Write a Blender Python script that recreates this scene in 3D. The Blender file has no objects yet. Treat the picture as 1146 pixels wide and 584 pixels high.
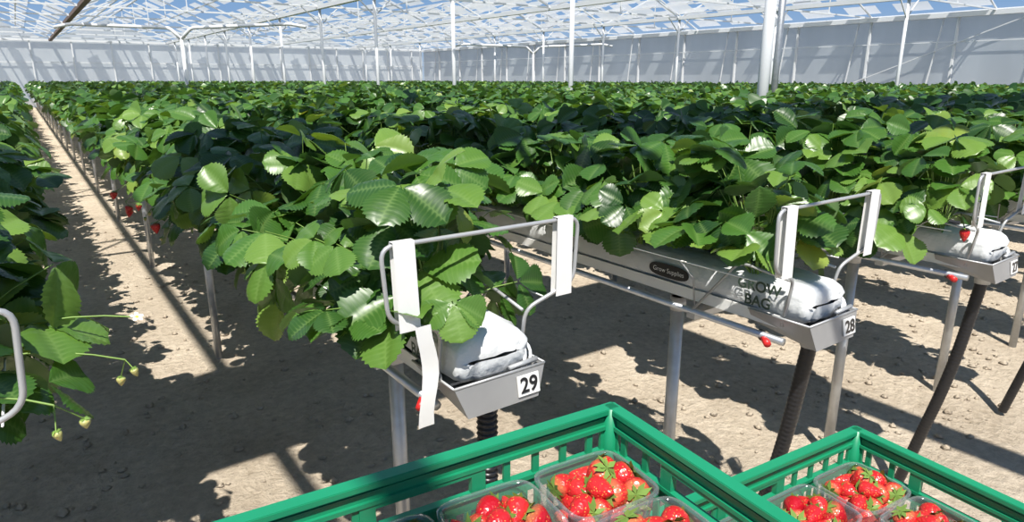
import bpy, math, random
import numpy as np
from mathutils import Vector
random.seed(7); RNG=np.random.default_rng(7)
S=bpy.context.scene
COL=S.collection
try:
    S.view_settings.view_transform='Standard'; S.view_settings.look='None'
    S.view_settings.exposure=0.0
except Exception: pass

# ---------------- materials ----------------
def newmat(name):
    m=bpy.data.materials.new(name); m.use_nodes=True
    nt=m.node_tree; b=nt.nodes['Principled BSDF']; o=nt.nodes['Material Output']
    return m,nt,b,o
def N(nt,t,**kw):
    n=nt.nodes.new(t)
    for k,v in kw.items(): setattr(n,k,v)
    return n
def simple(name,col,rough=.5,metal=0.,noise=0.,nscale=30.,bump=0.,spec=.5,bd=.01):
    m,nt,b,o=newmat(name)
    b.inputs['Roughness'].default_value=rough; b.inputs['Metallic'].default_value=metal
    b.inputs['Specular IOR Level'].default_value=spec
    tc=N(nt,'ShaderNodeTexCoord'); nz=N(nt,'ShaderNodeTexNoise'); nz.inputs['Scale'].default_value=nscale
    nz.inputs['Detail'].default_value=4
    nt.links.new(tc.outputs['Object'],nz.inputs['Vector'])
    r=N(nt,'ShaderNodeMix',data_type='RGBA')
    c=np.array(col)
    r.inputs[6].default_value=(*np.clip(c*(1-noise),0,1),1); r.inputs[7].default_value=(*np.clip(c*(1+noise),0,1),1)
    nt.links.new(nz.outputs['Fac'],r.inputs[0]); nt.links.new(r.outputs[2],b.inputs['Base Color'])
    if bump>0:
        bp=N(nt,'ShaderNodeBump'); bp.inputs['Strength'].default_value=bump; bp.inputs['Distance'].default_value=bd
        nt.links.new(nz.outputs['Fac'],bp.inputs['Height']); nt.links.new(bp.outputs[0],b.inputs['Normal'])
    return m
def leafmat():
    m,nt,b,o=newmat('strawberry_leaf')
    at=N(nt,'ShaderNodeAttribute',attribute_name='Col'); sp=N(nt,'ShaderNodeSeparateColor')
    nt.links.new(at.outputs['Color'],sp.inputs[0])
    cr=N(nt,'ShaderNodeValToRGB')
    e=cr.color_ramp.elements; e[0].position=0; e[0].color=(.014,.055,.010,1); e[1].position=1; e[1].color=(.25,.32,.055,1)
    x=cr.color_ramp.elements.new(.5); x.color=(.058,.155,.022,1)
    x=cr.color_ramp.elements.new(.8); x.color=(.16,.28,.05,1)
    nt.links.new(sp.outputs[1],cr.inputs[0])
    vm=N(nt,'ShaderNodeMix',data_type='RGBA'); vm.inputs[7].default_value=(.22,.35,.10,1)
    mp=N(nt,'ShaderNodeMath',operation='POWER'); mp.inputs[1].default_value=5
    ml=N(nt,'ShaderNodeMath',operation='MULTIPLY'); ml.inputs[1].default_value=.4
    nt.links.new(sp.outputs[0],mp.inputs[0]); nt.links.new(mp.outputs[0],ml.inputs[0]); nt.links.new(ml.outputs[0],vm.inputs[0])
    nt.links.new(cr.outputs[0],vm.inputs[6])
    g=N(nt,'ShaderNodeNewGeometry')
    bm=N(nt,'ShaderNodeMix',data_type='RGBA'); bm.inputs[7].default_value=(.14,.23,.09,1)
    nt.links.new(g.outputs['Backfacing'],bm.inputs[0]); nt.links.new(vm.outputs[2],bm.inputs[6])
    nt.links.new(bm.outputs[2],b.inputs['Base Color'])
    b.inputs['Roughness'].default_value=.36; b.inputs['Specular IOR Level'].default_value=.55
    tr=N(nt,'ShaderNodeBsdfTranslucent')
    tm=N(nt,'ShaderNodeMix',data_type='RGBA',blend_type='MULTIPLY'); tm.inputs[0].default_value=1
    tm.inputs[7].default_value=(2.4,2.0,.7,1); nt.links.new(cr.outputs[0],tm.inputs[6]); nt.links.new(tm.outputs[2],tr.inputs[0])
    mx=N(nt,'ShaderNodeMixShader'); mx.inputs[0].default_value=.2
    nt.links.new(b.outputs[0],mx.inputs[1]); nt.links.new(tr.outputs[0],mx.inputs[2]); nt.links.new(mx.outputs[0],o.inputs[0])
    return m
def berrymat():
    m,nt,b,o=newmat('strawberry_flesh')
    at=N(nt,'ShaderNodeAttribute',attribute_name='Col'); sp=N(nt,'ShaderNodeSeparateColor'); nt.links.new(at.outputs['Color'],sp.inputs[0])
    cr=N(nt,'ShaderNodeValToRGB'); e=cr.color_ramp.elements
    e[0].position=0; e[0].color=(.40,.006,.016,1); e[1].position=1; e[1].color=(.66,.03,.03,1)
    nt.links.new(sp.outputs[1],cr.inputs[0])
    un=N(nt,'ShaderNodeMix',data_type='RGBA'); un.inputs[7].default_value=(.45,.5,.18,1)
    nt.links.new(sp.outputs[0],un.inputs[0]); nt.links.new(cr.outputs[0],un.inputs[6])
    tc=N(nt,'ShaderNodeTexCoord'); vo=N(nt,'ShaderNodeTexVoronoi'); vo.inputs['Scale'].default_value=230
    nt.links.new(tc.outputs['Object'],vo.inputs['Vector'])
    lt=N(nt,'ShaderNodeMath',operation='LESS_THAN'); lt.inputs[1].default_value=.2; nt.links.new(vo.outputs['Distance'],lt.inputs[0])
    sm=N(nt,'ShaderNodeMix',data_type='RGBA'); sm.inputs[7].default_value=(.75,.32,.08,1)
    nt.links.new(lt.outputs[0],sm.inputs[0]); nt.links.new(un.outputs[2],sm.inputs[6]); nt.links.new(sm.outputs[2],b.inputs['Base Color'])
    bp=N(nt,'ShaderNodeBump'); bp.inputs['Strength'].default_value=.5; bp.inputs['Distance'].default_value=.002
    nt.links.new(vo.outputs['Distance'],bp.inputs['Height']); nt.links.new(bp.outputs[0],b.inputs['Normal'])
    b.inputs['Roughness'].default_value=.28
    return m
def dirtmat():
    m,nt,b,o=newmat('sandy_soil')
    tc=N(nt,'ShaderNodeTexCoord')
    n1=N(nt,'ShaderNodeTexNoise'); n1.inputs['Scale'].default_value=1.3; n1.inputs['Detail'].default_value=8; n1.inputs['Roughness'].default_value=.65
    n2=N(nt,'ShaderNodeTexNoise'); n2.inputs['Scale'].default_value=22; n2.inputs['Detail'].default_value=8; n2.inputs['Roughness'].default_value=.7
    for n in (n1,n2): nt.links.new(tc.outputs['Object'],n.inputs['Vector'])
    cr=N(nt,'ShaderNodeValToRGB'); e=cr.color_ramp.elements
    e[0].position=.33; e[0].color=(.42,.34,.25,1); e[1].position=.60; e[1].color=(.76,.65,.51,1)
    mm=N(nt,'ShaderNodeMix',data_type='FLOAT'); mm.inputs[0].default_value=.5
    nt.links.new(n1.outputs['Fac'],mm.inputs[2]); nt.links.new(n2.outputs['Fac'],mm.inputs[3]); nt.links.new(mm.outputs[0],cr.inputs[0])
    nt.links.new(cr.outputs[0],b.inputs['Base Color'])
    bp=N(nt,'ShaderNodeBump'); bp.inputs['Strength'].default_value=.9; bp.inputs['Distance'].default_value=.05
    nt.links.new(n2.outputs['Fac'],bp.inputs['Height']); nt.links.new(bp.outputs[0],b.inputs['Normal'])
    b.inputs['Roughness'].default_value=.95; b.inputs['Specular IOR Level'].default_value=.1
    return m
def filmmat(name,col,trans,transp,stripes=True):
    m,nt,b,o=newmat(name)
    b.inputs['Roughness'].default_value=.35
    tc=N(nt,'ShaderNodeTexCoord'); nz=N(nt,'ShaderNodeTexNoise'); nz.inputs['Scale'].default_value=.6; nz.inputs['Detail'].default_value=5
    mp=N(nt,'ShaderNodeMapping'); mp.inputs['Scale'].default_value=(1,1,.25)
    nt.links.new(tc.outputs['Object'],mp.inputs[0]); nt.links.new(mp.outputs[0],nz.inputs['Vector'])
    r=N(nt,'ShaderNodeMix',data_type='RGBA'); c=np.array(col)
    r.inputs[6].default_value=(*(c*.7),1); r.inputs[7].default_value=(*np.clip(c*1.3,0,1),1)
    nt.links.new(nz.outputs['Fac'],r.inputs[0]); nt.links.new(r.outputs[2],b.inputs['Base Color'])
    t=N(nt,'ShaderNodeBsdfTranslucent'); nt.links.new(r.outputs[2],t.inputs[0])
    p=N(nt,'ShaderNodeBsdfTransparent')
    m1=N(nt,'ShaderNodeMixShader'); m1.inputs[0].default_value=trans
    m2=N(nt,'ShaderNodeMixShader'); m2.inputs[0].default_value=transp
    nt.links.new(b.outputs[0],m1.inputs[1]); nt.links.new(t.outputs[0],m1.inputs[2])
    nt.links.new(m1.outputs[0],m2.inputs[1]); nt.links.new(p.outputs[0],m2.inputs[2]); nt.links.new(m2.outputs[0],o.inputs[0])
    return m
def clearmat():
    m,nt,b,o=newmat('clear_plastic')
    g=N(nt,'ShaderNodeBsdfGlossy'); g.inputs['Roughness'].default_value=.08
    d=N(nt,'ShaderNodeBsdfDiffuse'); d.inputs[0].default_value=(.8,.85,.88,1)
    gd=N(nt,'ShaderNodeMixShader'); gd.inputs[0].default_value=.35
    nt.links.new(g.outputs[0],gd.inputs[1]); nt.links.new(d.outputs[0],gd.inputs[2])
    t=N(nt,'ShaderNodeBsdfTransparent'); lw=N(nt,'ShaderNodeLayerWeight'); lw.inputs[0].default_value=.35
    ma=N(nt,'ShaderNodeMath',operation='MULTIPLY_ADD'); ma.inputs[1].default_value=.5; ma.inputs[2].default_value=.13
    nt.links.new(lw.outputs['Facing'],ma.inputs[0])
    mx=N(nt,'ShaderNodeMixShader'); nt.links.new(ma.outputs[0],mx.inputs[0])
    nt.links.new(t.outputs[0],mx.inputs[1]); nt.links.new(gd.outputs[0],mx.inputs[2]); nt.links.new(mx.outputs[0],o.inputs[0])
    return m
M=dict(
 leaf=leafmat(), stem=simple('green_stem',(.18,.30,.06),.5,noise=.3),
 berry=berrymat(), petal=simple('white_petal',(.85,.85,.8),.6), yellow=simple('flower_centre',(.7,.55,.08),.7),
 steel=simple('galvanised_steel',(.50,.52,.54),.42,.75,noise=.25,nscale=25,bump=.05),
 rail=simple('zinc_rail',(.46,.47,.48),.42,.4,noise=.12),
 tray=simple('galvanised_tray',(.34,.34,.34),.45,.3,noise=.15,nscale=12),
 bag=simple('white_bag_film',(.68,.70,.71),.5,noise=.06,nscale=16,bump=.6,spec=.3,bd=.018),
 black=simple('black_plastic',(.015,.015,.017),.35,noise=.2),
 ink=simple('printed_ink',(.04,.07,.05),.5,noise=.2),
 red=simple('red_fitting',(.6,.02,.02),.4,noise=.1),
 tape=simple('white_tape',(.80,.80,.78),.5,noise=.04),
 crate=simple('green_crate_plastic',(.010,.25,.118),.38,noise=.12,nscale=6),
 white=simple('white_painted_steel',(.70,.72,.74),.45,noise=.05),
 dirt=dirtmat(), clear=clearmat(),
 brown=simple('rusty_gutter',(.16,.11,.09),.7,noise=.2),
 blocker=simple('grey_blocker',(.25,.26,.27),.8,noise=.1),
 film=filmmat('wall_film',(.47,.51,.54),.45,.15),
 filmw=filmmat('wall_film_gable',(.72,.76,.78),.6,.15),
 glaze=filmmat('roof_glazing',(.85,.88,.90),.5,.2),
)

# ---------------- mesh builder ----------------
class MB:
    def __init__(s): s.v=[];s.q=[];s.t=[];s.qm=[];s.tm=[];s.qs=[];s.ts=[];s.c=[];s.n=0;s.mats=[]
    def mi(s,m):
        if m not in s.mats: s.mats.append(m)
        return s.mats.index(m)
    def add(s,v,q=None,t=None,m='steel',c=(0,.5),smooth=True):
        v=np.asarray(v,float).reshape(-1,3); i=s.mi(m)
        if q is not None and len(q):
            q=np.asarray(q,int); s.q.append(q+s.n); s.qm.append(np.full(len(q),i)); s.qs.append(np.full(len(q),smooth))
        if t is not None and len(t):
            t=np.asarray(t,int); s.t.append(t+s.n); s.tm.append(np.full(len(t),i)); s.ts.append(np.full(len(t),smooth))
        c=np.asarray(c,float)
        if c.ndim==1: c=np.tile(c,(len(v),1))
        s.c.append(c); s.v.append(v); s.n+=len(v)
    def box(s,cx,cy,cz,sx,sy,sz,m='steel',R=None,c=(0,.5)):
        v=np.array([[x,y,z] for x in(-.5,.5) for y in(-.5,.5) for z in(-.5,.5)])*[sx,sy,sz]
        if R is not None: v=v@np.asarray(R).T
        v=v+[cx,cy,cz]
        s.add(v,q=[[0,1,3,2],[4,6,7,5],[0,4,5,1],[2,3,7,6],[0,2,6,4],[1,5,7,3]],m=m,smooth=False,c=c)
    def tube(s,path,r,n=8,m='steel',caps=True,c=(0,.5)):
        P=np.asarray(path,float); k=len(P); r=np.broadcast_to(np.asarray(r,float),(k,))
        T=np.gradient(P,axis=0); T/=np.linalg.norm(T,axis=1)[:,None]+1e-12
        a=np.array([0,0,1.]) if abs(T[0][2])<.9 else np.array([1.,0,0])
        u=np.cross(T[0],a); u/=np.linalg.norm(u); vs=[]
        ang=np.arange(n)*2*math.pi/n
        for i in range(k):
            u=u-T[i]*np.dot(u,T[i]); u/=np.linalg.norm(u); w=np.cross(T[i],u)
            vs.append(P[i]+r[i]*(np.cos(ang)[:,None]*u+np.sin(ang)[:,None]*w))
        v=np.concatenate(vs); j=np.arange(n); jn=(j+1)%n
        q=np.concatenate([np.stack([i*n+j,i*n+jn,(i+1)*n+jn,(i+1)*n+j],1) for i in range(k-1)])
        t=None
        if caps:
            v=np.concatenate([v,P[:1],P[-1:]]); a0=k*n
            t=np.concatenate([np.stack([np.full(n,a0),jn,j],1),np.stack([np.full(n,a0+1),(k-1)*n+j,(k-1)*n+jn],1)])
        s.add(v,q=q,t=t,m=m,c=c)
    def beam(s,a,b,w=.05,h=.05,m='white'):
        a=np.array(a,float);b=np.array(b,float); d=b-a; L=np.linalg.norm(d); d/=L
        up=np.array([0,0,1.]) if abs(d[2])<.95 else np.array([1.,0,0])
        x=np.cross(d,up); x/=np.linalg.norm(x); z=np.cross(x,d); c=(a+b)/2
        s.box(*c,w,L,h,m=m,R=np.stack([x,d,z],1))
    def mesh(s,name):
        me=bpy.data.meshes.new(name); V=np.concatenate(s.v)
        Q=np.concatenate(s.q) if s.q else np.zeros((0,4),int); T=np.concatenate(s.t) if s.t else np.zeros((0,3),int)
        me.vertices.add(len(V)); me.vertices.foreach_set('co',V.ravel().astype(np.float32))
        me.loops.add(Q.size+T.size); me.loops.foreach_set('vertex_index',np.concatenate([Q.ravel(),T.ravel()]).astype(np.int32))
        me.polygons.add(len(Q)+len(T))
        me.polygons.foreach_set('loop_start',np.concatenate([np.arange(len(Q))*4,Q.size+np.arange(len(T))*3]).astype(np.int32))
        me.polygons.foreach_set('material_index',np.concatenate(s.qm+s.tm).astype(np.int32))
        me.update(calc_edges=True)
        me.polygons.foreach_set('use_smooth',np.concatenate(s.qs+s.ts).astype(bool))
        at=me.attributes.new('Col','FLOAT_COLOR','POINT'); c=np.concatenate(s.c)
        cc=np.ones((len(V),4)); cc[:,:2]=c; cc[:,2]=0; at.data.foreach_set('color',cc.ravel().astype(np.float32))
        for m in s.mats: me.materials.append(M[m])
        me.update(); return me
def obj(name,me,parent=None,loc=(0,0,0),rot=(0,0,0)):
    o=bpy.data.objects.new(name,me); COL.objects.link(o); o.location=loc; o.rotation_euler=rot
    if parent: o.parent=parent
    return o
def empty(name,loc=(0,0,0),rot=(0,0,0)):
    o=bpy.data.objects.new(name,None); COL.objects.link(o); o.location=loc; o.rotation_euler=rot; o.empty_display_size=.1; return o
def rounded(pts,r,k=4):
    P=[np.array(p,float) for p in pts]; out=[P[0]]
    for i in range(1,len(P)-1):
        a,b,c=P[i-1],P[i],P[i+1]; da=(a-b); db=(c-b); ra=min(r,np.linalg.norm(da)*.45,np.linalg.norm(db)*.45)
        p0=b+da/np.linalg.norm(da)*ra; p1=b+db/np.linalg.norm(db)*ra
        for j in range(k+1):
            t=j/k; out.append((1-t)**2*p0+2*t*(1-t)*b+t*t*p1)
    out.append(P[-1]); return out

# ---------------- plant parts ----------------
def leaflet_t(fold,droop,curl,quilt,seed,n=23,ts=(-1,-.6,-.3,0,.3,.6,1)):
    rg=np.random.default_rng(seed); V=[];A=[]; nc=len(ts); low=n<12
    for i in range(n):
        s=i/(n-1); w=.50*(math.sin(math.pi*min(1,s**1.18)))**.52 if 0<i<n-1 else .0
        if i==0: w=.03
        even=(i%2==0)
        for t in ts:
            a=abs(t); ww=w*(1 if (even or a<1 or low) else .885)
            x=t*ww; y=s+.15*a*(1-s)*min(1,s*4)+(.022 if even and a==1 and not low else 0)
            z=fold*abs(x)-curl*x*x*1.2-droop*y*y+(quilt*(1 if a==.6 else .8) if (not even and a in(.3,.6)) else 0)+.006*rg.standard_normal()*(a>0)
            V.append((x,y,z)); A.append((1. if (t==0 and not low) else (.5 if low else (.85 if even else 0.))))
    q=[]
    for i in range(n-1):
        for j in range(nc-1):
            a=i*nc+j; q.append((a,a+1,a+nc+1,a+nc))
    return np.array(V),np.array(q),np.array(A)
PR=[(.35,.15,.3,.018),(.2,.25,.5,.016),(.5,.1,.2,.016),(.28,.3,.2,.018),(.15,.12,.6,.016),(.42,.22,.5,.016)]
LTS={0:[leaflet_t(*p,i) for i,p in enumerate(PR)],1:[leaflet_t(*p,i,8,(-1,0,1)) for i,p in enumerate(PR)],2:[leaflet_t(*p,i,4,(-1,0,1)) for i,p in enumerate(PR)]}
def nrm(v): return v/(np.linalg.norm(v)+1e-12)
def rota(v,k,a): return v*math.cos(a)+np.cross(k,v)*math.sin(a)+k*np.dot(k,v)*(1-math.cos(a))
def trifol(mb,c,p,size,rg,lod=0,n0=None,rnd=None):
    c=np.array(c,float);p=np.array(p,float)
    d=p-c; rad=np.array([d[0],d[1],0]); hr=np.linalg.norm(rad); rad=nrm(rad+rg.normal(0,.02,3)*[1,1,0])
    if lod<2:
        mid=c+d*.5+np.array([0,0,.12*np.linalg.norm(d)])-rad*.1*hr
        ts=np.linspace(0,1,5 if lod==0 else 3)[:,None]; path=(1-ts)**2*c+2*ts*(1-ts)*mid+ts**2*p
        mb.tube(path,np.linspace(.0024,.0013,len(ts)),4 if lod==0 else 3,'stem',caps=False)
    steep=min(1,hr/max(.05,abs(d[2])+.02))
    if n0 is None:
        n0=nrm(np.array([0,-.10,1.])+rad*.6*min(1,steep)+rg.normal(0,.36,3))
        if d[2]<0: n0=nrm(n0+rad*.8)
    d0=nrm(rad-n0*np.dot(rad,n0))
    if rnd is None:
        rnd=float(np.clip(rg.beta(1.5,1.9)*.92,0,1))
    for k in(-1,0,1):
        dd=rota(d0,n0,k*math.radians(74)+rg.normal(0,.13)); til=rg.uniform(-.15,.4)
        nk=nrm(n0*math.cos(til)+dd*math.sin(til)); dk=nrm(dd*math.cos(til)-n0*math.sin(til))
        nk=rota(nk,dk,rg.normal(0,.24)); sd=np.cross(dk,nk)
        V,q,A=LTS[lod][rg.integers(6)]; L=size*rg.uniform(.88,1.08)*(1 if k else 1.05); W=L*rg.uniform(.95,1.12)
        v=p+dk*.008+V[:,:1]*W*sd+V[:,1:2]*L*dk+V[:,2:]*L*nk
        cc=np.stack([A,np.full(len(A),np.clip(rnd+rg.normal(0,.07),0,1))],1)
        mb.add(v,q=q,m='leaf',c=cc)
def berry_t(n=9,k=10):
    V=[];
    for i in range(n):
        s=i/(n-1); r=(math.sin(math.pi*min(1,(s*.93+.07)**.62)))**.75*(1-.18*s) if i<n-1 else .0
        if i==0: r=.35
        for j in range(k):
            a=2*math.pi*j/k; V.append((r*.5*math.cos(a),r*.5*math.sin(a),-s*1.15))
    q=[(i*k+j,(i+1)*k+j,(i+1)*k+(j+1)%k,i*k+(j+1)%k) for i in range(n-1) for j in range(k)]
    return np.array(V),np.array(q)
BT=berry_t(); BTH=berry_t(11,14)
def basis(d):
    d=nrm(np.array(d,float)); a=np.array([1.,0,0]) if abs(d[0])<.8 else np.array([0,1.,0]); x=nrm(np.cross(d,a)); return x,np.cross(d,x),d
def berry(mb,p,axis,s,rg,unripe=0.,T=BT):
    x,y,z=basis(axis); V,q=T; sx=s*rg.uniform(.85,1.1)
    v=p+V[:,:1]*sx*x+V[:,1:2]*sx*y+V[:,2:]*s*z
    tip=np.clip(1+V[:,2]*5,0,1)*.35
    mb.add(v,q=q,m='berry',c=np.stack([np.clip(unripe+tip,0,1),np.full(len(v),rg.uniform(0,1))],1))
    k=8
    for j in range(k):
        a=2*math.pi*j/k+rg.uniform(0,.4); r=x*math.cos(a)+y*math.sin(a); t=-x*math.sin(a)+y*math.cos(a); L=s*rg.uniform(.42,.62)
        b=p+z*.03*s
        vv=[b,b+r*L*.5+t*L*.2+z*.04*s,b+r*L-z*rg.uniform(-.1,.25)*s,b+r*L*.5-t*L*.2+z*.04*s]
        mb.add(vv,q=[[0,1,2,3]],m='stem')
def flower(mb,p,axis,s,rg):
    x,y,z=basis(axis)
    for j in range(5):
        a=2*math.pi*j/5; r=x*math.cos(a)+y*math.sin(a); t=-x*math.sin(a)+y*math.cos(a)
        V=[p,p+r*.35*s+t*.27*s+z*.08*s,p+r*.75*s+t*.3*s+z*.12*s,p+r*s+z*.1*s,p+r*.75*s-t*.3*s+z*.12*s,p+r*.35*s-t*.27*s+z*.08*s,p+r*.6*s+z*.03*s]
        mb.add(V,t=[[0,1,6],[1,2,6],[2,3,6],[3,4,6],[4,5,6],[5,0,6]],m='petal')
    k=8; V=[p+z*.2*s]+[p+z*.1*s+(x*math.cos(2*math.pi*i/k)+y*math.sin(2*math.pi*i/k))*.25*s for i in range(k)]
    mb.add(V,t=[[0,1+i,1+(i+1)%k] for i in range(k)],m='yellow')
ZB=1.135
def plant(mb,x,y,rg,nl=26,endd=0,lod=0,tidy=False):
    c=np.array([x,y,ZB]); big=(1,1.12,1.5)[lod]
    for i in range(nl):
        az=rg.uniform(0,2*math.pi); th=math.radians(rg.uniform(3,75)) if i<nl*.80 else math.radians(rg.uniform(70,108))
        if th>math.radians(70):
            az=(0 if rg.random()<.42 else math.pi)+rg.normal(0,.5)
        ln=rg.uniform(.15,.345) if th<1.2 else rg.uniform(.16,.27)
        if th<.5: ln=rg.uniform(.22,.37)
        p=c+ln*np.array([math.sin(th)*math.cos(az)*1.05,math.sin(th)*math.sin(az),math.cos(th)*1.0])
        p[0]=np.clip(p[0],-.33,.31)
        if tidy:
            p[0]=max(p[0],-.24)
            if p[0]<-.05 and p[2]<1.25: p[2]=1.25+rg.uniform(0,.08)
        if endd and p[1]<.12 and p[2]<1.25 and abs(p[0])<.14: continue
        if endd and p[2]<1.15 and p[1]<.35: p[2]=1.15+rg.uniform(0,.08)
        if endd and p[1]<.06: p[1]=.06+rg.uniform(0,.06)
        trifol(mb,c+np.array([math.cos(az),math.sin(az),0])*.02,p,rg.uniform(.072,.116)*big,rg,lod)
def truss(mb,x,y,side,rg,kind):
    c=np.array([x,y,ZB]); ox=side*rg.uniform(.24,.38)
    if kind=='flower':
        p=np.array([rg.uniform(-.25,.25),y+rg.uniform(-.1,.1),ZB+rg.uniform(.18,.28)]); mid=(c+p)/2+[0,0,.05]
        ts=np.linspace(0,1,5)[:,None]; mb.tube((1-ts)**2*c+2*ts*(1-ts)*mid+ts**2*p,.0014,4,'stem',caps=False)
        for k in range(2):
            q=p+rg.normal(0,.03,3); mb.tube([p-[0,0,.02],q],.001,3,'stem',caps=False); flower(mb,q,[rg.normal(0,.5),-.5,1],.013,rg)
    else:
        p=np.array([ox,y+rg.uniform(-.1,.1),ZB-rg.uniform(.0,.1)]); mid=np.array([ox*.8,(y+p[1])/2,ZB+.1])
        ts=np.linspace(0,1,7)[:,None]; mb.tube((1-ts)**2*c+2*ts*(1-ts)*mid+ts**2*p,.0016,4,'stem',caps=False)
        for k in range(rg.integers(2,4)):
            q=p+np.array([rg.normal(0,.03),rg.normal(0,.04),-rg.uniform(.01,.05)]); mb.tube([p,q],.001,3,'stem',caps=False)
            u=0. if rg.random()<.35 else rg.uniform(.6,1)
            berry(mb,q,[rg.normal(0,.15),rg.normal(0,.15),1],.032*(1 if u==0 else .6),rg,u)
def segment(seed,end=False,lod=0,tidy=False):
    rg=np.random.default_rng(seed); mb=MB(); ys=np.arange(.15 if end else .02,2.5,.215)
    for i,y in enumerate(ys):
        plant(mb,(.045 if i%2 else -.045),y,rg,nl=(37,26,12)[lod],endd=(end and y<.5),lod=lod,tidy=tidy and y<1.6)
        if lod<2 and rg.random()<.15 and not(end and i<4): truss(mb,0,y,-1,rg,'berry')
        if lod<2 and rg.random()<.08 and not end: truss(mb,0,y,1,rg,'flower')
    return mb.mesh('strawberry_plants')
SEG0=[segment(11+i) for i in range(3)]; ENDS=[segment(50,True),segment(51,True,tidy=True),segment(52,True)]
SEG1=[segment(21+i,lod=1) for i in range(4)]; SEG2=[segment(31+i,lod=2) for i in range(4)]; END2=segment(60,True,1)

# ---------------- row hardware ----------------
def bags(mb,L,k=24):
    ang=np.arange(k)*2*math.pi/k
    cs=np.sign(np.cos(ang))*np.abs(np.cos(ang))**.6; sn=np.sign(np.sin(ang))*np.abs(np.sin(ang))**.7
    y=-.035; rg=np.random.default_rng(3)
    while y<L-1:
        ys=[0,.002,.008,.02,.04,.07,.10,.14,.2,.27,.35,.5,.65,.8,.9,.95,.98]; sc=[.0,.62,.82,.92,.98,1.03,1.0,1.03,1.,1.01,1.02,1,1.02,1,.96,.75,0.]; V=[]
        for yy,s in zip(ys,sc):
            w=.098*(.7+.3*s); h=.055*s+ .003
            jit=1+rg.normal(0,.035,k)
            V.append(np.stack([cs*w*jit,np.full(k,y+yy)+rg.normal(0,.003,k)*(s<.99),1.088+sn*h*jit],1))
        V=np.concatenate(V); j=np.arange(k); q=np.concatenate([np.stack([i*k+j,i*k+(j+1)%k,(i+1)*k+(j+1)%k,(i+1)*k+j],1) for i in range(len(ys)-1)])
        mb.add(V,q=q,m='bag'); y+=1.0
L=47.3
hw=MB(); bags(hw,8.1)
hw.box(0,8.1+(L-8.1)/2,1.088,.19,L-8.2,.1,'bag')
hw.box(0,L/2+.02,1.022,.2,L,.006,'rail')
for sx in(-1,1):
    hw.box(sx*.102,L/2+.02,1.037,.004,L,.034,'tape')
    hw.tube([(sx*.125,0,.995),(sx*.125,L,.995)],.011,8,'steel')
    hw.tube([(sx*.20,0.05,1.165),(sx*.20,L,1.165)],.002,4,'tape')
hw.tube([(0,.1,1.158),(0,L,1.158)],.008,6,'black')
y=.3
while y<12:
    hw.box(0,y,.984,.27,.03,.02,'steel'); 
    for sx in(-1,1): hw.tube([(sx*.12,y,1.0),(sx*.135,y,1.1),(sx*.20,y,1.165)],.003,5,'rail')
    y+=1.25
y=.46
while y<L:
    hw.tube([(0,y,0),(0,y,.975)],.0215,12,'steel'); hw.tube([(0,y,.93),(0,y,.975)],.026,12,'rail'); y+=2.5
HW=hw.mesh('row_hardware')
def end_bracket(tape=True):
    mb=MB()
    w=.118;wb=.092; z1=1.055;z0=.985;yf=-.062;yb=.12
    o=[(-w,yf,z1),(w,yf,z1),(w,yb,z1),(-w,yb,z1),(-wb,yf-.012,z0),(wb,yf-.012,z0),(wb,yb,z0+.03),(-wb,yb,z0+.03)]
    mb.add(o,q=[[0,1,5,4],[1,2,6,5],[3,0,4,7],[4,5,6,7],[2,3,7,6]],m='tray',smooth=False)
    i=[(x*.96,y_+(.004 if y_<0 else -.004),z+(.004 if z<1.01 else 0)) for x,y_,z in o]
    mb.add(i,q=[[1,0,4,5],[2,1,5,6],[0,3,7,4],[5,4,7,6]],m='tray',smooth=False)
    for a,b in(((-w,yf,z1),(w,yf,z1)),((-w,yf,z1),(-w,yb,z1)),((w,yf,z1),(w,yb,z1))): mb.tube([a,b],.003,6,'rail')
    yy=-.02; h=.245
    pts=[(-.11,yy+.04,1.03),(-.11,yy+.02,1.165),(-h+.01,yy,1.215),(-h,yy,1.365),(h,yy,1.365),(h-.01,yy,1.215),(.11,yy+.02,1.165),(.11,yy+.04,1.03)]
    mb.tube(rounded(pts,.03,5),.0048,8,'rail')
    for sx in(-1,1):
        mb.tube(rounded([(sx*.11,yy+.03,1.16),(sx*.12,.16,1.18),(sx*.13,.3,1.0)],.03),.004,6,'rail')
        if not tape: continue
        x=sx*.20
        for dy in(-.008,.008):
            mb.add([(x-.023,yy+dy,1.372),(x+.023,yy+dy,1.372),(x+.025-sx*.004,yy+dy*1.2,1.19),(x-.021-sx*.004,yy+dy*1.2,1.19)],q=[[0,1,2,3]],m='tape',smooth=False)
        mb.add([(x-.023,yy-.008,1.372),(x+.023,yy-.008,1.372),(x+.023,yy+.008,1.372),(x-.023,yy+.008,1.372)],q=[[0,1,2,3]],m='tape',smooth=False)
    for x,zz in((.075,1.075),(.09,1.07)):
        mb.tube(rounded([(x+.02,.06,1.10),(x+.016,-.035,zz+.01),(x-.02,-.05,1.02)],.03),.004,6,'white')
    mb.tube([(.03,-.048,1.058),(.105,-.05,1.064)],.006,6,'rail')
    mb.tube([(.0,-.005,1.0),(0,-.005,.955)],.026,12,'steel')
    a=-.17
    mb.box(.066,yf-.0095,1.02,.058,.003,.046,'tape',R=[[1,0,0],[0,math.cos(a),-math.sin(a)],[0,math.sin(a),math.cos(a)]])
    return mb.mesh('end_bracket')
EB=end_bracket(); EBN=end_bracket(False)
def hose(pts,amp=.003):
    P=np.array(rounded(pts,.25,8)); d=np.concatenate([[0],np.cumsum(np.linalg.norm(np.diff(P,axis=0),axis=1))])
    n=int(d[-1]/.0035); s=np.linspace(0,d[-1],n); Q=np.stack([np.interp(s,d,P[:,i]) for i in range(3)],1)
    r=.0205+amp*np.sin(np.arange(n)*math.pi/2); mb=MB(); mb.tube(Q,r,12,'black'); return mb.mesh('drain_hose')
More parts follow.
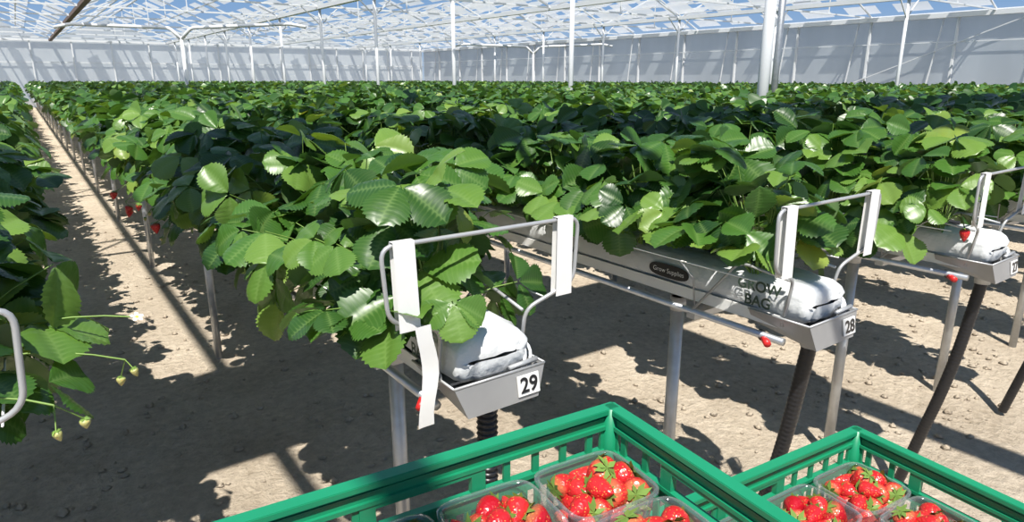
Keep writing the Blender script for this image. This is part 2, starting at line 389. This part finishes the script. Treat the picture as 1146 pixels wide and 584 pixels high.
HOSES={'a':hose([(0,-.005,.965),(0,-.005,.5),(.02,.02,.04)],.0045),'b':hose([(0,-.005,.965),(-.02,.03,.6),(-.02,.15,.04)],.0006)}
rows=[(-2.46,1.2,31),(-1.38,1.16,31),(-.297,1.12,30),(.745,1.13,29),(1.665,.90,28),(2.72,.86,27)]
x=3.82
nn=26
while x<26: rows.append((x,.85,nn)); x+=1.08; nn-=1
for k,(x,ye,num) in enumerate(rows):
    e=empty('strawberry_row',(x,ye,-.018))
    obj('gutter_and_legs',HW,e)
    obj('end_bracket',EBN if num==30 else EB,e)
    obj('plants',ENDS[k%3] if -1<x<5.5 else END2,e)
    for s in range(1,19):
        yy=ye+s*2.5
        dist=math.hypot(x,yy)
        g=SEG0[(k+s)%3] if dist<5.6 and x>-1 else (SEG1[(k*3+s)%4] if dist<13 and x>-1.5 else SEG2[(k*3+s*2+(s*s)%3)%4])
        o=obj('plants',g,e,(0,s*2.5,0))
        if (k+s)%2: o.rotation_euler=(0,0,math.pi); o.location=(0,s*2.5+2.5,0)
    if k<12:
        obj('drain_hose',HOSES['a' if num>=29 else 'b'],e)
        cu=bpy.data.curves.new('tag_digits','FONT'); cu.body=str(num); cu.size=.048; cu.align_x='CENTER'; cu.align_y='CENTER'; cu.extrude=.0003; cu.offset=.0009
        cu.materials.append(M['black']); t=obj('tag_digits',cu,e,(.066,-.0750,1.02),(math.radians(90)-.17,0,0))
    if num==29:
        mb=MB(); V=[];xs=-.165
        for z in np.linspace(1.2,.98,9): V+= [(xs-.018+.008*math.sin(z*30),-.04+.004*math.cos(z*40),z),(xs+.018+.008*math.sin(z*30),-.04,z)]
        mb.add(V,q=[[2*i,2*i+1,2*i+3,2*i+2] for i in range(8)],m='tape'); obj('hanging_tape',mb.mesh('hanging_tape'),e)
    if num in(28,29):
        cu=bpy.data.curves.new('bag_print','FONT'); cu.body='GROW\nBAG'; cu.size=.042; cu.align_x='CENTER'; cu.align_y='CENTER'; cu.offset=.001; cu.materials.append(M['ink'])
        obj('bag_print',cu,e,(-.109,.10,1.098),(math.radians(90),0,math.radians(-90)))
    if num in(28,29,27):
        mb=MB(); mb.tube([(-.125,.06,.99),(-.15,.03,.985)],.010,8,'red'); mb.tube([(-.125,.06,.99),(-.11,.08,.992)],.013,8,'black'); obj('tap_fitting',mb.mesh('tap_fitting'),e)
        mb=MB(); k2=24; yl=.42 if num==28 else 1.3; V=[(-.106,yl,1.088)]
        for a in np.arange(k2)*2*math.pi/k2:
            V.append((-.106,yl+.08*np.sign(math.cos(a))*abs(math.cos(a))**.6,1.088+.022*np.sign(math.sin(a))*abs(math.sin(a))**.8))
        mb.add(V,t=[[0,1+i,1+(i+1)%k2] for i in range(k2)],m='black',smooth=False); obj('bag_label',mb.mesh('bag_label'),e)
        cu=bpy.data.curves.new('label_text','FONT'); cu.body='Grow Supplies'; cu.size=.021; cu.align_x='CENTER'; cu.align_y='CENTER'; cu.materials.append(M['tape'])
        obj('label_text',cu,e,(-.1075,yl,1.088),(math.radians(90),0,math.radians(-90)))
    TG={30:[((-.03,1.15,1.16),'green',2),((.085,1.36,1.13),'green',2),((.12,1.42,1.19),'flower',1)],
        29:[((.35,2.85,1.10),'red',1),((.36,3.9,1.03),'red',3),((.38,4.2,1.06),'red',2),((.40,3.3,1.08),'green',2)],
        27:[((2.52,.87,1.15),'red',1),((2.55,.95,1.17),'green',1)]}.get(num,[])
    rg=np.random.default_rng(num)
    for (tx,ty,tz),kind,cnt in TG:
        mb=MB(); p=np.array([tx-x,ty-ye,tz+.018+.01]); c=np.array([0,max(.15,p[1]+.12),ZB]); mid=(c+p)/2+[0,0,.09]
        ts=np.linspace(0,1,9)[:,None]; mb.tube((1-ts)**2*c+2*ts*(1-ts)*mid+ts**2*p,.0018,5,'stem',caps=False)
        for j in range(cnt):
            q=p+(rg.normal(0,.022,3)+[0,0,-.02] if cnt>1 else np.zeros(3)); mb.tube([p,q+1e-4],.0011,4,'stem',caps=False)
            if kind=='flower': flower(mb,q,[.2,-.6,1],.013,rg)
            else: berry(mb,q,[rg.normal(0,.2),rg.normal(0,.2),1],.038 if kind=='red' else .016,rg,0. if kind=='red' else .85,BTH)
        obj('fruit_truss',mb.mesh('fruit_truss'),e)
    if num==29:
        mb=MB(); rg=np.random.default_rng(4)
        for p,nn_,sz in(((-.10,-.035,1.235),(-.3,-.75,.65),.07),):
            trifol(mb,(-.05,.15,ZB),p,sz,rg,0,nrm(np.array(nn_)),.55)
        obj('drooping_leaves',mb.mesh('drooping_leaves'),e)

# ---------------- ground ----------------
mb=MB(); mb.add([(-25,-12,0),(45,-12,0),(45,70,0),(-25,70,0)],q=[[0,1,2,3]],m='dirt'); rg=np.random.default_rng(5)
OC=np.array([(1,0,0),(-1,0,0),(0,1,0),(0,-1,0),(0,0,1),(0,0,-.3),(.7,.7,.3),(-.7,.7,.3),(.7,-.7,.3),(-.7,-.7,.3)],float)
OF=[(4,0,6),(4,6,2),(4,2,7),(4,7,1),(4,1,9),(4,9,3),(4,3,8),(4,8,0),(5,6,0),(5,2,6),(5,7,2),(5,1,7),(5,9,1),(5,3,9),(5,8,3),(5,0,8)]
for i in range(4500):
    r=rg.uniform(0,1)**3*.020+.004
    p=np.array([rg.uniform(-.8,6),1+rg.uniform(0,1)**1.5*9,r*.15])
    mb.add(p+OC*r*rg.uniform(.6,1.2,3)*rg.uniform(.8,1.2,(10,1)),t=OF,m='dirt')
obj('floor',mb.mesh('floor'))

# ---------------- greenhouse shell ----------------
EZ=3.85; RZ=5.2; YE=49.3; XW=26.8; Y0=-5
GX=[-16.6,-10.4,-4.2,2.0,8.2,14.4,20.6,26.8]
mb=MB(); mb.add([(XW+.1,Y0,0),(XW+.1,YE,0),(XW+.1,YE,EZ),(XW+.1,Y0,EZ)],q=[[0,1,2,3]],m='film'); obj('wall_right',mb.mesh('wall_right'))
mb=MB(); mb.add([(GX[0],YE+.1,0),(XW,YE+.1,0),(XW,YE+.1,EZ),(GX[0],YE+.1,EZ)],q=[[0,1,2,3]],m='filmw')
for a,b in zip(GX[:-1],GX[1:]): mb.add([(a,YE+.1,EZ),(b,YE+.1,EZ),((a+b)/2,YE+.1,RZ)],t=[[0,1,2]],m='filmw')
obj('wall_back',mb.mesh('wall_back'))
mb=MB()
for i,gx in enumerate(GX):
    mb.box(gx,(YE+Y0)/2,EZ,.16,YE-Y0,.12,'brown' if i==3 else 'white')
for a,b in zip(GX[:-1],GX[1:]):
    m_=(a+b)/2
    mb.box(m_,(YE+Y0)/2,RZ,.06,YE-Y0,.08,'white')
    for f in(.5,):
        for g in(a,b): mb.box(g+(m_-g)*f,(YE+Y0)/2,EZ+(RZ-EZ)*f,.04,YE-Y0,.04,'white')
y=5.4-4.1*2; PY=[]
while y<YE: PY.append(y); y+=4.1
for y in PY:
    for a,b in zip(GX[:-1],GX[1:]):
        m_=(a+b)/2
        for dy in(0,):
            mb.beam((a,y+dy,EZ),(m_,y+dy,RZ),.04,.05); mb.beam((m_,y+dy,RZ),(b,y+dy,EZ),.04,.05)
        mb.beam((a,y,EZ+.02),(b,y,EZ+.02),.05,.05); mb.beam((m_,y,EZ),(m_,y,RZ),.03,.03)
obj('ceiling_frame',mb.mesh('ceiling_frame'))
mb=MB()
for a,b in zip(GX[:-1],GX[1:]):
    m_=(a+b)/2
    for g in(a,b):
        for (f0,f1) in((.06,.24),(.38,.56),(.70,.88)):
            y=9.6
            while y<YE-1.5:
                P=[]
                for f,yy in((f0,y),(f1,y),(f1,y+1.2),(f0,y+1.2)): P.append((g+(m_-g)*f,yy,EZ+.08+(RZ-EZ)*f))
                mb.add(P,q=[[0,1,2,3]],m='glaze',smooth=False); y+=1.8
obj('ceiling_glazing',mb.mesh('ceiling_glazing'))
# posts
for gx in(8.2,20.6):
    for y in PY:
        if y>4 : 
            near=(gx==8.2 and y<7); r=.075 if near else .045
            pm=MB(); pm.tube([(0,0,0),(0,0,EZ)],r,14,'white'); pm.tube([(0,0,0),(0,0,.08)],r*1.5,14,'white')
            if near: pm.tube([(.24,-.02,0),(.22,-.02,EZ)],.045,12,'steel')
            pm.beam((0,0,3.3),(.6,0,EZ),.03,.03); pm.beam((0,0,3.3),(-.6,0,EZ),.03,.03)
            obj('roof_post',pm.mesh('roof_post'),None,(gx,y+(.12 if near else 0),0))
# wall framing
mb=MB(); y=1.6
while y<YE:
    mb.box(XW-.02,y,EZ/2,.1,.07,EZ,'white'); mb.beam((XW-.05,y+.9,0),(XW-.05,y+.45,EZ),.04,.04); y+=3.0
mb.box(XW-.04,(YE+Y0)/2,2.9,.03,YE-Y0,.03,'white'); mb.box(XW-.06,(YE+Y0)/2,EZ-.06,.2,YE-Y0,.16,'white')
mb.beam((XW-.08,8,EZ),(XW-.08,14,1.5),.03,.03)
x=GX[0]+1
while x<XW: mb.box(x,YE-.02,EZ/2,.07,.08,EZ,'white'); x+=2.07
mb.box((XW+GX[0])/2,YE-.05,EZ,XW-GX[0],.12,.12,'white'); mb.box((XW+GX[0])/2,YE-.05,2.6,XW-GX[0],.04,.05,'white')
obj('wall_frame',mb.mesh('wall_frame'))
# branching white pipe headers
for (px,py,dirn) in((4.6,24.8,0),(22.,28.5,0)):
    pm=MB(); zt=3.25
    pm.tube([(0,0,0),(0,0,zt-.25)],.055,10,'white')
    for sg in(-1,1):
        pm.tube(rounded([np.array([0,0,zt-.35]),np.array([sg*.35,0,zt]),np.array([sg*3.6,0,zt+.12]),np.array([sg*4.1,0,zt+.02])],.15),.055,10,'white')
    obj('pipe_header',pm.mesh('pipe_header'),None,(px,py,0),(0,0,math.radians(-36)))
# added pleated sheet overhead, out of view, to throw a shade band across rows
mb=MB(); V=[];n=40; ny=7; xs=np.linspace(-6,16,n)
for i,xx in enumerate(xs):
    for j in range(ny): V.append((xx,.95+j*.18,3.68+.04*(-1)**j-.02*math.sin(i)))
mb.add(V,q=[[i*ny+j,(i+1)*ny+j,(i+1)*ny+j+1,i*ny+j+1] for i in range(n-1) for j in range(ny-1)],m='blocker'); obj('added_shade_blocker',mb.mesh('added_shade_blocker'))

# ---------------- crates, punnets, trolley ----------------
def crate_mesh(Lx=.595,Ly=.395,H=.15):
    mb=MB(); hx,hy=Lx/2,Ly/2
    th=.003
    def wall(p0,p1,n_in,length):
        p0=np.array(p0);p1=np.array(p1);d=(p1-p0)/length; nin=np.array(n_in)
        def blk(s0,s1,z0,z1,t=th,off=0.):
            c=p0+d*(s0+s1)/2; c=c+nin*off; R=np.array([[d[0],nin[0],0],[d[1],nin[1],0],[0,0,1]])
            mb.box(c[0],c[1],(z0+z1)/2,s1-s0,t,z1-z0,'crate',R=R)
        blk(-.006,length+.006,-.004,0,.018); blk(-.006,length+.006,-.014,-.001,.003,-.0085); blk(0,length,-.008,-.001,.003,.0085)
        blk(0,length,-.0275,-.004,.004); blk(0,length,-.0335,-.0275,.013); blk(0,length,-.017,-.015,.008)
        hs,he=length/2-.065,length/2+.065
        zb0,zb1=-.066,-.0335
        blk(0,.02,zb0,zb1,.005)
        blk(length-.02,length,zb0,zb1,.005)
        s=.02
        while s<length-.02:
            if hs-.012<s<he: s+=.004; continue
            blk(s,min(s+.010,length),zb0,zb1,.005); s+=.046
        blk(hs-.02,hs,zb0,zb1,.010); blk(he,he+.02,zb0,zb1,.010); blk(hs,he,-.040,-.0335,.010)
        blk(0,length,-.072,zb0,.012)
        blk(0,length,-.092,-.072,th)
        s=0
        while s<length: blk(s,min(s+.010,length),-.138,-.092,.004); s+=.022
        blk(0,length,-H,-.138,.005)
    wall((-hx,hy,0),(hx,hy,0),(0,-1,0),Lx); wall((-hx,-hy,0),(hx,-hy,0),(0,1,0),Lx)
    wall((-hx,-hy,0),(-hx,hy,0),(1,0,0),Ly); wall((hx,-hy,0),(hx,hy,0),(-1,0,0),Ly)
    for sx in(-1,1):
        for sy in(-1,1):
            mb.tube([(sx*(hx-.004),sy*(hy-.004),-H),(sx*(hx-.004),sy*(hy-.004),-.0005)],.011,10,'crate')
    y=-hy
    while y<hy: mb.box(0,y+.005,-H+.003,Lx-.01,.006,.005,'crate'); y+=.02
    x=-hx
    while x<hx: mb.box(x+.005,0,-H+.003,.006,Ly-.01,.0055,'crate'); x+=.02
    return mb.mesh('crate')
def punnet_mesh(wx=.140,wy=.124,h=.082):
    mb=MB(); n=56
    def ring(a,b,z,cor):
        out=[]
        for i in range(n):
            t=2*math.pi*i/n; c=math.cos(t);s_=math.sin(t)
            x=np.sign(c)*abs(c)**.35*a; y=np.sign(s_)*abs(s_)**.35*b
            k=1+cor*(1 if i%2 else -1); out.append((x*k,y*k,z))
        return out
    a,b=wx/2,wy/2
    prof=[(.0,0,0,0),(.78,.78,0,.0),(.82,.82,.004,.012),(.87,.87,h*.5,.014),(.92,.92,h*.9,.012),(.93,.93,h,0),(1.0,1.0,h,0),(1.0,1.0,h-.005,0)]
    V=[]
    for p in prof: V+=ring(a*p[0],b*p[1],p[2],p[3])
    q=[(i*n+j,i*n+(j+1)%n,(i+1)*n+(j+1)%n,(i+1)*n+j) for i in range(len(prof)-1) for j in range(n)]
    mb.add(V,q=q,m='clear'); return mb.mesh('punnet_tray')
def pile_mesh(seed,wx=.118,wy=.104):
    rg=np.random.default_rng(seed); mb=MB(); pts=[]
    for lay,(z,cnt) in enumerate(((.024,8),(.047,11),(.067,11),(.079,4))):
        k=0;tries=0
        while k<cnt and tries<500:
            tries+=1; f=(.9,.98,1,.7)[lay]
            p=np.array([rg.uniform(-1,1)*(wx/2-.016)*f,rg.uniform(-1,1)*(wy/2-.016)*f,z+rg.normal(0,.002)])
            if all(np.linalg.norm((p-o)*[1,1,1.15])>.0255 for o in pts): pts.append(p);k+=1
    for p in pts:
        ax=np.array([rg.normal(0,1),rg.normal(0,1),rg.normal(.1,.45)]); ax=nrm(ax); s=rg.uniform(.034,.042)
        berry(mb,p+ax*s*.5,ax,s,rg,0.,BTH)
    return mb.mesh('strawberry_pile')
CM=crate_mesh(); PM=punnet_mesh(); PILES=[pile_mesh(i) for i in(1,2,3,4)]
rz=math.radians(-5.5)
ca,sa=math.cos(rz),math.sin(rz)
def place_crate(corner,z):
    cx,cy=corner; lx,ly=-.3,-.2
    return (cx+lx*ca-ly*sa,cy+lx*sa+ly*ca,z)
c1=place_crate((.635,.627),1.19); c2=place_crate((1.232,.548),.99)
k=0
for c in(c1,c2):
    e=empty('harvest_crate',c,(0,0,rz)); obj('crate_body',CM,e)
    for i in range(4):
        for j in range(3):
            x=(-.217+i*.1447); yv=(-.127+j*.127)
            jr=random.uniform(-.02,.02)
            obj('punnet_tray',PM,e,(x,yv,-.1425),(0,0,jr)); obj('strawberry_pile',PILES[(k*7+i)%4],e,(x,yv,-.1395),(0,0,jr+(math.pi if k%2 else 0))); k+=1
# trolley
tr=empty('harvest_trolley',(c1[0],c1[1],0),(0,0,rz)); mb=MB()
for (cx,zt) in((0,1.038),(.6,.838)):
    mb.box(cx,-.0,zt-.01,.54,.34,.018,'steel')
    for sx in(-.24,.24):
        for sy in(-.14,.14): mb.tube([(cx+sx,sy,.12),(cx+sx,sy,zt-.02)],.012,8,'steel')
for sy in(-.14,.14): mb.tube([(-.26,sy,.14),(.86,sy,.14)],.014,8,'steel')
for x_ in(-.24,.84):
    mb.tube([(x_,-.16,.14),(x_,.16,.14)],.012,8,'steel')
    for sy in(-.15,.15): mb.tube([(x_,sy-.015,.08),(x_,sy+.015,.08)],.08,20,'black'); mb.tube([(x_,sy-.02,.08),(x_,sy+.02,.08)],.02,10,'steel'); 
obj('trolley_frame',mb.mesh('trolley_frame'),tr)

# ---------------- light, world, camera ----------------
w=bpy.data.worlds.new('World'); S.world=w; w.use_nodes=True; nt=w.node_tree
bg=nt.nodes['Background']; tc=nt.nodes.new('ShaderNodeTexCoord'); sx=nt.nodes.new('ShaderNodeSeparateXYZ'); cr=nt.nodes.new('ShaderNodeValToRGB')
nt.links.new(tc.outputs['Generated'],sx.inputs[0]); nt.links.new(sx.outputs['Z'],cr.inputs[0]); nt.links.new(cr.outputs[0],bg.inputs[0])
e=cr.color_ramp.elements; e[0].position=0; e[0].color=(.48,.60,.74,1); e[1].position=1; e[1].color=(.14,.25,.48,1)
x=e.new(.09); x.color=(.25,.43,.72,1); x=e.new(.4); x.color=(.18,.31,.56,1)
bg.inputs[1].default_value=.92
sl=bpy.data.lights.new('sun','SUN'); sl.energy=6.9; sl.angle=.009; sl.color=(1,.955,.88)
so=bpy.data.objects.new('sun',sl); COL.objects.link(so)
so.rotation_euler=Vector((-.35,-.50,1)).to_track_quat('Z','Y').to_euler(); so.location=(-5,-5,12)
cd=bpy.data.cameras.new('camera'); cam=bpy.data.objects.new('camera',cd); COL.objects.link(cam)
cam.location=(0,0,1.65); cam.rotation_euler=(math.radians(90-15.4),0,math.radians(-35.9))
cd.sensor_width=36; cd.lens=740/1146*36; cd.clip_start=.02; cd.clip_end=300
S.camera=cam
